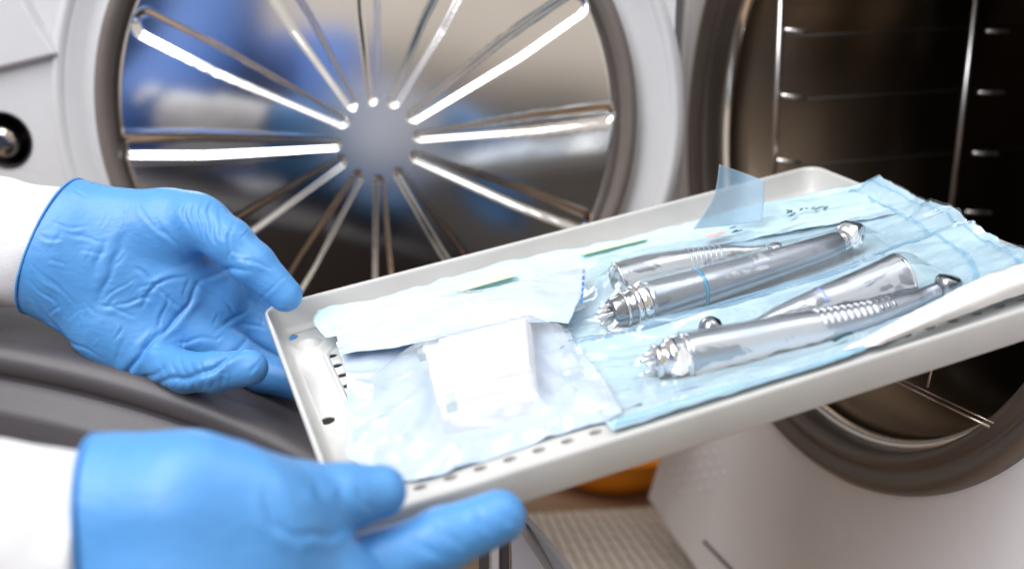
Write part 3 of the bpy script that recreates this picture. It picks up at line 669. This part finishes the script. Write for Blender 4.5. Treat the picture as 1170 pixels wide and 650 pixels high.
pE, G, G2 = content_pouch('clear fronted blue pouch holding two handpieces nearest the front tray wall', ctrl, 6, M['pblue'], 0)
bands(G2, pE, ('back', 'front', 'cross', 'inner'))
strip('printed_mark', [(952, 390), (958, 386), (966, 382), (974, 380)], -.22, .20, M['ink'], pE)
strip('printed_line', [(770, 448), (830, 434), (880, 420), (918, 408)], -.62, .05, M['inkblue'], pE)
for k in range(9): strip('printed_mark', [(698+k*4, 478-k*1.4), (700+k*4, 472-k*1.4)], -.45, .09, M['ink'], pE)
# white wrap paper folded over the front right wall
pE2 = empty('wrap_paper', tp(1100, 350, -.6), 'white paper wrap folded over the front right rim of the tray', 'paper')
G = net([[(962, 402, -.25), (1010, 376, .35), (1060, 350, .55), (1110, 324, .7), (1170, 302, .8), (1230, 280, .8)],
         [(985, 399, -.1), (1030, 380, .35), (1080, 358, .5), (1130, 336, .6), (1190, 314, .7), (1245, 292, .7)],
         [(1000, 396, .0), (1050, 379, .12), (1100, 362, .12), (1150, 344, .12), (1200, 327, .12), (1260, 308, .12)]], 16, 10)
S, T = ST(G); G[..., 2] += crumple(G[..., 0], G[..., 1], 9, .9, .04)+.04; sheet('wrap_sheet', G, M['pwrap'], pE2, .03)
# ------------------------------------------------------------------ gloved hands (distance field -> mesh)
def sdf_hand(groups, cut=None, vox=.075, pad=.5):
    """groups: list of (k_depth, smooth, [cone...]); cone = (px,py,d,rpx)*2"""
    def W(n): return np.array(((n[0]-CX)/F*n[2], (CY-n[1])/F*n[2], n[2], n[3]*n[2]/F))
    allp = [W(n) for g in groups for c in g[2] for n in c]
    lo = np.min([p[:3]-p[3] for p in allp], 0)-pad; hi = np.max([p[:3]+p[3] for p in allp], 0)+pad
    nn = np.ceil((hi-lo)/vox).astype(int)
    gx, gy, gz = [lo[i]+vox*np.arange(nn[i]) for i in range(3)]
    P = np.stack(np.meshgrid(gx, gy, gz, indexing='ij'), -1).astype(np.float32)
    tot = None
    for (k, sm, cones) in groups:
        acc = None
        for c in cones:
            a, b = W(c[0]), W(c[1]); sc = np.array((1, 1, k), np.float32)
            pa = (P-a[:3].astype(np.float32))*sc; ba = ((b-a)[:3]*sc).astype(np.float32)
            t = np.clip((pa@ba)/max(1e-6, float(ba@ba)), 0, 1)
            d = np.sqrt(((pa-t[..., None]*ba)**2).sum(-1))-(a[3]+(b[3]-a[3])*t)
            if acc is None: acc = d
            else:
                h_ = np.maximum(sm-np.abs(acc-d), 0)/sm; acc = np.minimum(acc, d)-h_*h_*sm*.25
        if tot is None: tot = acc
        else:
            s2 = .35; h_ = np.maximum(s2-np.abs(tot-acc), 0)/s2; tot = np.minimum(tot, acc)-h_*h_*s2*.25
    if cut is not None:
        for (o, n) in cut:
            tot = np.maximum(tot, ((P-np.asarray(o, np.float32))@np.asarray(n, np.float32)))
    g = vdb.FloatGrid(background=5.0); g.copyFromArray(tot.astype(np.float32))
    pts, quads = g.convertToPolygons(isovalue=0.0)[:2] if len(g.convertToPolygons(isovalue=0.0)) == 2 else (g.convertToPolygons(isovalue=0.0)[0], g.convertToPolygons(isovalue=0.0)[-1])
    pts = np.asarray(pts)*vox+lo
    return pts, np.asarray(quads)
def vnormals(P, Q):
    n = np.cross(P[Q[:, 2]]-P[Q[:, 0]], P[Q[:, 3]]-P[Q[:, 1]]); N = np.zeros_like(P)
    for k in range(4): np.add.at(N, Q[:, k], n)
    return N/np.maximum(1e-9, np.linalg.norm(N, axis=1))[:, None]
def crease(px, py, a, b, s, amp, curve=0.):
    """fold relief along a px segment: valley with a ridge beside it"""
    px, py = px+2.2*np.sin(py*.083+px*.031)+1.2*np.sin(py*.21+1.3), py+2.2*np.sin(px*.071+py*.043+.7)+1.2*np.sin(px*.19+2.1)
    a = np.array(a, float); b = np.array(b, float); d = b-a; L = np.linalg.norm(d); d /= L; nn_ = np.array((-d[1], d[0]))
    x = (px-a[0])*d[0]+(py-a[1])*d[1]; y = (px-a[0])*nn_[0]+(py-a[1])*nn_[1]-curve*np.sin(np.clip(x/L, 0, 1)*math.pi)*L
    m_ = np.clip(x/L, 0, 1); m_ = np.sin(m_*math.pi)**.6*(x > 0)*(x < L)
    return m_*amp*(-1.0*np.exp(-(y/(.8*s))**2)+.62*np.exp(-((y-2.2*s)/(1.9*s))**2)+.15*np.exp(-((y+2.4*s)/(1.6*s))**2))
def flip(P, Q, N, gd):
    return N
personE = empty('person', cam(-60, 480, 42), 'person with white knitted sleeves and blue nitrile gloves holding the tray at both left corners', 'person')
# --- upper hand
palm = [((-40, 276, 50.5, 74), (70, 280, 50.3, 72)), ((80, 262, 50.2, 54), (195, 258, 49.6, 38)), ((195, 258, 49.6, 38), (232, 254, 49.2, 29)),
        ((70, 290, 50.3, 66), (190, 330, 51, 50)), ((190, 330, 51, 50), (238, 335, 51.5, 38)), ((60, 300, 50.3, 58), (135, 372, 50.2, 46)), ((135, 372, 50.2, 47), (162, 400, 50, 36)),
        ((172, 398, 50, 34), (238, 345, 51.3, 36)), ((130, 300, 50.3, 60), (180, 320, 50.5, 55))]
thumb = [((222, 250, 49.3, 30), (262, 276, 48.9, 27)), ((262, 276, 48.9, 26), (290, 302, 48.8, 24.5)), ((290, 302, 48.8, 24.5), (326, 337, 48.9, 19.5))]
pinky = [((182, 412, 49.6, 24), (212, 425, 48.2, 23.5)), ((212, 425, 48.2, 23.5), (245, 425, 47.2, 23)), ((245, 425, 47.2, 23), (286, 420, 47.2, 20.5))]
ring_ = [((212, 375, 50.6, 30), (262, 402, 50.8, 25)), ((262, 402, 50.8, 25), (300, 425, 50.6, 23)), ((300, 425, 50.6, 23), (352, 440, 49.6, 20))]
mid = [((238, 350, 51.4, 30), (286, 378, 52.6, 25)), ((286, 378, 52.6, 25), (330, 400, 52.6, 23)), ((330, 400, 52.6, 23), (372, 410, 51.6, 20))]
idx = [((236, 318, 51.5, 30), (275, 335, 53.2, 25)), ((275, 335, 53.2, 25), (318, 365, 54.0, 23)), ((318, 365, 54, 23), (368, 380, 53.2, 20))]
# cuff plane from (88,206) to (28,352)
c1, c2 = ray(88, 206)*50, ray(28, 352)*50; dvec = nrm(c2-c1); nc = nrm(np.cross(dvec, (0, 0, 1.)));
nc = nc if nc[0] < 0 else -nc; nc = nrm(nc+np.array((0, 0, .12)))
P, Q = sdf_hand([(1.45, .9, palm), (1.05, .25, thumb), (1.1, .22, pinky), (1.1, .25, ring_), (1.1, .25, mid), (1.1, .25, idx)], cut=[(c1, nc)], vox=.075)
N = vnormals(P, Q); cen = P.mean(0)
px, py = CX+F*P[:, 0]/P[:, 2], CY-F*P[:, 1]/P[:, 2]
if np.mean(((P-cen)*N).sum(1)) < 0: N = -N; Q = Q[:, ::-1]
disp = np.zeros(len(P)); front = np.clip(-N[:, 2]*3, 0, 1)
z = lambda a, b: (a/2.167, 180+b/2.167)
main = [((292, 560), (395, 420), 3.2, .16, .02), ((350, 480), (500, 300), 3.0, .13, .04), ((300, 552), (420, 520), 3, .07, .05), ((380, 560), (620, 440), 3.2, .15, .10), ((500, 300), (620, 280), 3, .08, -.05),
        ((340, 470), (560, 440), 2.2, .05, .03), ((480, 300), (600, 400), 2.5, .06, 0), ((410, 300), (350, 380), 2, .07, .05), ((470, 285), (350, 330), 2, .06, 0), ((245, 355), (340, 400), 1.8, .05, 0), ((330, 270), (400, 335), 2, .06, 0),
        ((270, 205), (225, 290), 3.5, .05, 0), ((320, 180), (240, 360), 3.8, .06, .03), ((125, 160), (210, 175), 1.6, .05, 0), ((95, 190), (155, 200), 1.6, .05, .1), ((150, 170), (270, 215), 2, .04, .05),
        ((340, 120), (420, 200), 2, .04, 0), ((380, 130), (460, 250), 2, .04, .05), ((490, 120), (500, 210), 2.4, .07, .12), ((510, 110), (515, 215), 2.2, .07, .12), ((530, 105), (535, 215), 2.2, .06, .12), ((550, 120), (556, 210), 2, .05, .12),
        ((470, 100), (480, 200), 2.4, .05, .12), ((575, 150), (575, 260), 1.8, .05, .1), ((590, 250), (680, 270), 2.2, .04, 0), ((640, 350), (700, 290), 1.8, .03, 0),
        ((85, 260), (190, 370), 1.6, .05, .02), ((75, 300), (170, 400), 1.6, .05, .02), ((70, 340), (160, 440), 1.6, .05, .02), ((110, 400), (250, 500), 1.8, .05, .02), ((90, 280), (150, 340), 1.4, .04, 0),
        ((270, 370), (380, 350), 1.8, .05, 0), ((250, 350), (330, 300), 1.6, .04, 0), ((420, 340), (380, 420), 1.8, .06, 0), ((400, 320), (440, 380), 1.5, .05, 0),
        ((560, 410), (620, 370), 2, .06, 0), ((600, 400), (660, 430), 2, .06, 0), ((530, 430), (590, 395), 2, .05, 0)]
for k in range(8): main.append(((400+k*22, 505-k*2), (408+k*23, 575-k*1), 1.7, .028, -.10))
for a, b, s, am, cvv in main: disp += crease(px, py, z(*a), z(*b), s, am, cvv)*front
for k in range(55):       # fine stretch folds running across the palm
    x0, y0 = rng.uniform(40, 300), rng.uniform(215, 430); an = rng.choice([.35, -.9, 1.9])+rng.normal(0, .3); L = rng.uniform(10, 34)
    disp += crease(px, py, (x0, y0), (x0+L*math.cos(an), y0+L*math.sin(an)), rng.uniform(.9, 2.2), rng.uniform(.015, .04), rng.normal(0, .06))*front
P = P+N*disp[:, None]
Pw = P @ CW.T+np.array((0, 0, CAMZ))
cuffs = []; Pk = P.copy(); k1 = (c1, nc)
g1 = mk('gloved_hand', Pw, Q, M['glove'], personE, label='blue gloved hand at the rear left tray corner, palm facing out, thumb on the rim')
cuffs.append((Pk, k1[0], k1[1], g1, .055))
# --- lower hand
palm = [((40, 600, 30.5, 92), (130, 592, 30, 86)), ((130, 592, 30, 90), (215, 588, 29.5, 88)), ((215, 588, 29.5, 86), (290, 606, 29.8, 78)), ((290, 600, 29.8, 74), (340, 590, 30.5, 46)),
        ((60, 680, 30.5, 105), (220, 690, 29.5, 100)), ((220, 690, 29.5, 98), (360, 700, 30.5, 78)), ((120, 760, 30.5, 95), (330, 780, 31, 80)), ((300, 640, 30, 70), (380, 680, 31, 52))]
thumb = [((270, 560, 30.2, 52), (345, 570, 30.8, 42)), ((345, 570, 30.8, 40), (390, 568, 31.3, 37)), ((390, 568, 31.3, 38), (434, 561, 31.8, 31))]
idx = [((330, 668, 31.2, 48), (440, 644, 32.2, 40)), ((440, 644, 32.2, 40), (505, 616, 32.6, 36)), ((505, 616, 32.6, 36), (570, 590, 32.9, 31))]
mid = [((330, 750, 31.8, 46), (440, 760, 33.5, 38)), ((440, 760, 33.5, 38), (520, 740, 35.8, 34)), ((520, 740, 35.8, 34), (580, 705, 38, 28))]
rin = [((330, 790, 32, 42), (440, 790, 34, 36)), ((440, 800, 34, 36), (510, 790, 36.5, 32)), ((510, 790, 36.5, 32), (560, 750, 39, 27))]
pin = [((300, 840, 32.2, 38), (400, 850, 34.5, 32)), ((400, 850, 34.5, 32), (490, 810, 37, 28)), ((490, 810, 37, 28), (550, 750, 39, 24))]
c1, c2 = ray(106, 505)*30, ray(119, 660)*30; dvec = nrm(c2-c1); nc = nrm(np.cross(dvec, (0, 0, 1.))); nc = nc if nc[0] < 0 else -nc
P, Q = sdf_hand([(1.35, 1.0, palm), (1.05, .3, thumb), (1.05, .25, idx), (1.05, .25, mid), (1.05, .25, rin), (1.05, .25, pin)], cut=[(c1, nc)], vox=.085)
N = vnormals(P, Q); cen = P.mean(0)
px, py = CX+F*P[:, 0]/P[:, 2], CY-F*P[:, 1]/P[:, 2]
if np.mean(((P-cen)*N).sum(1)) < 0: N = -N; Q = Q[:, ::-1]
disp = np.zeros(len(P)); front = np.clip(-N[:, 2]*3, 0, 1)
lw = [((300, 560), (345, 625), 5, .08, .1), ((330, 610), (400, 600), 4, .08, .1), ((360, 545), (385, 590), 4, .05, .1), ((390, 550), (400, 590), 4, .05, .1), ((410, 550), (425, 585), 4, .04, .1),
      ((470, 600), (505, 640), 5, .06, .1), ((500, 590), (530, 630), 4, .05, .1), ((545, 575), (560, 610), 4, .05, .1), ((570, 575), (590, 600), 4, .05, .1)]
for a, b, s, am, cvv in lw: disp += crease(px, py, a, b, s, am, cvv)*front
P = P+N*disp[:, None]; Pw = P @ CW.T+np.array((0, 0, CAMZ))
Pk = P.copy(); k2 = (c1, nc)
g2 = mk('gloved_hand', Pw, Q, M['glove'], personE, label='nearest blurred blue gloved hand pinching the front left corner of the tray')
cuffs.append((Pk, k2[0], k2[1], g2, .06))
# --- sleeves
def sleeve(path, rad, seed, name, label, squash):
    c = cmr([np.append(cam(a, b, d), r*d/F) for a, b, d, r in [(p[0], p[1], p[2], r) for p, r in zip(path, rad)]], 22)
    P = [x[:3] for x in c]; R = [x[3] for x in c]; n = 72
    V, Fc = tube(P, R, n, cap=True, flat=(d2w((0, 0, 1.)), squash)); V = np.array(V)
    for i in range(len(P)):
        for k in range(n):
            v = V[i*n+k]; d = v-P[i]; f = 1+.06*noise.noise(Vector(v*.35+seed))+.045*noise.noise(Vector(v*.9+seed))+.006*math.sin(k*2*math.pi*(36)/n)*(i > len(P)-30)
            V[i*n+k] = P[i]+d*f
    return mk(name, V, Fc, M['cloth'], personE, label=label)
s1 = sleeve([(-260, 302, 48), (-190, 292, 49), (-100, 284, 49.8), (-20, 277, 50.3), (46, 279, 50.3), (64, 281, 50.3)], [105, 92, 82, 76, 71, 68], 3, 'knitted_cuff', 'white knitted cuff of the upper hand', .72)
s2 = sleeve([(-420, 700, 27.3), (-330, 680, 28), (-200, 650, 29), (-60, 640, 30), (60, 640, 30.2), (116, 640, 30.2), ], [190, 170, 150, 138, 128, 122], 8, 'knitted_cuff', 'blurred white cuff of the nearest hand', .8)
for (pth, rd) in (([cam(-170, 290, 49.2), cam(-420, 330, 46), cam(-900, 300, 32), np.array((-50, 2, 116)), np.array((-58, -10, 130))], [3.7, 4.3, 5.2, 6.2, 7]), ([cam(-270, 670, 28.5), cam(-700, 760, 25), cam(-1500, 700, 16), np.array((-60, -26, 104)), np.array((-74, -36, 128))], [4.1, 4.6, 5.2, 6, 7])):
    V, Fc = tube(pth, rd, 32); mk('gown_sleeve', V, Fc, M['scrub'], personE)
V, Fc = tube([np.array((-72, -22, z_)) for z_ in (60, 80, 100, 118, 130, 137, 141)], [19, 17.5, 19, 20.5, 19, 13, 7], 48, flat=(np.array((.64, .77, 0)), .62))
mk('gown', V, Fc, M['scrub'], personE)
# rolled glove edges
for (Pg, o_, n_, gl, rad) in cuffs:
    dd = (Pg-o_)@n_; sel = Pg[np.abs(dd) < .10]; c_ = sel.mean(0); a1 = nrm(np.cross(n_, (0, 1., 0))); a2 = np.cross(n_, a1)
    x_, y_ = (sel-c_)@a1, (sel-c_)@a2; th = np.arctan2(y_, x_); rr_ = np.hypot(x_, y_); nb = 56; rb = np.zeros(nb)
    for b_ in range(nb):
        q_ = (np.floor((th+math.pi)/(2*math.pi)*nb).astype(int) % nb) == b_; rb[b_] = rr_[q_].max() if q_.any() else 0
    rb[rb == 0] = rb[rb > 0].mean(); rb = (np.roll(rb, 1)+rb*2+np.roll(rb, -1))/4
    path = [c2w(c_+(rb[b_]+.0)*(math.cos(-math.pi+(b_+.5)*2*math.pi/nb)*a1+math.sin(-math.pi+(b_+.5)*2*math.pi/nb)*a2)) for b_ in range(nb)]
    path.append(path[0]); V, Fc = tube(path, [rad]*len(path), 10); mk('rolled_edge', V, Fc, M['glove'], gl)
# ------------------------------------------------------------------ camera
cd = bpy.data.cameras.new('camera'); co = bpy.data.objects.new('camera', cd); COL.objects.link(co)
Rm = Matrix([[CW[i][0], CW[i][1], -CW[i][2]] for i in range(3)])
co.matrix_world = Matrix.Translation(Vector((0, 0, CAMZ*.01))) @ Rm.to_4x4()
cd.sensor_width = 36; cd.lens = 36*F/1170; cd.clip_start = .01; cd.clip_end = 50
cd.dof.use_dof = True; cd.dof.focus_distance = .465; cd.dof.aperture_fstop = 5.6; cd.dof.aperture_blades = 0
scene.camera = co
# ------------------------------------------------------------------ light
w = bpy.data.worlds.new('World'); scene.world = w; w.use_nodes = True; nt = w.node_tree; N_ = nt.nodes; L_ = nt.links
bg = N_['Background']; tc = N_.new('ShaderNodeTexCoord'); sx = N_.new('ShaderNodeSeparateXYZ'); L_.new(tc.outputs['Generated'], sx.inputs[0])
nz = N_.new('ShaderNodeTexNoise'); nz.inputs['Scale'].default_value = 1.7; nz.inputs['Detail'].default_value = 2; L_.new(tc.outputs['Generated'], nz.inputs['Vector'])
ad = N_.new('ShaderNodeMath'); ad.operation = 'MULTIPLY_ADD'; ad.inputs[1].default_value = .5; L_.new(nz.outputs['Fac'], ad.inputs[0]); L_.new(sx.outputs['Z'], ad.inputs[2])
cr = N_.new('ShaderNodeValToRGB'); L_.new(ad.outputs[0], cr.inputs[0]); e0 = cr.color_ramp.elements
e0[0].position = 0; e0[0].color = (.10, .085, .075, 1); e0[1].position = 1; e0[1].color = (1, .97, .93, 1)
x = e0.new(.05); x.color = (.26, .22, .19, 1); x = e0.new(.15); x.color = (.98, .87, .76, 1)
L_.new(cr.outputs[0], bg.inputs[0]); bg.inputs[1].default_value = .52
def area(name, loc, target, sx_, sy_, power, col=(1, 1, 1)):
    l = bpy.data.lights.new(name, 'AREA'); l.shape = 'RECTANGLE'; l.size = sx_*.01; l.size_y = sy_*.01; l.energy = power; l.color = col
    o = bpy.data.objects.new(name, l); COL.objects.link(o); o.location = Vector(loc)*.01
    d = Vector(np.asarray(target, float)-np.asarray(loc, float)); o.rotation_euler = d.to_track_quat('-Z', 'Y').to_euler(); return o
T0 = (2, 45, 112)
area('ceiling_lamp', (-60, -10, 240), T0, 90, 60, 9.5, (1, .98, .95))
area('ceiling_lamp', (40, 20, 250), T0, 60, 120, 6, (.96, .98, 1))
area('front_left_fill', (-85, -55, 190), T0, 70, 70, 12.5, (.95, .97, 1))  # added light from front left, placed to brighten panel and door
scene.view_settings.view_transform = 'Standard'; scene.view_settings.look = 'None'; scene.view_settings.exposure = 0.42
scene.cycles.transparent_max_bounces = 24; scene.cycles.max_bounces = 10; scene.cycles.use_denoising = True
scene.cycles.caustics_reflective = False; scene.cycles.caustics_refractive = False; scene.cycles.sample_clamp_indirect = 6
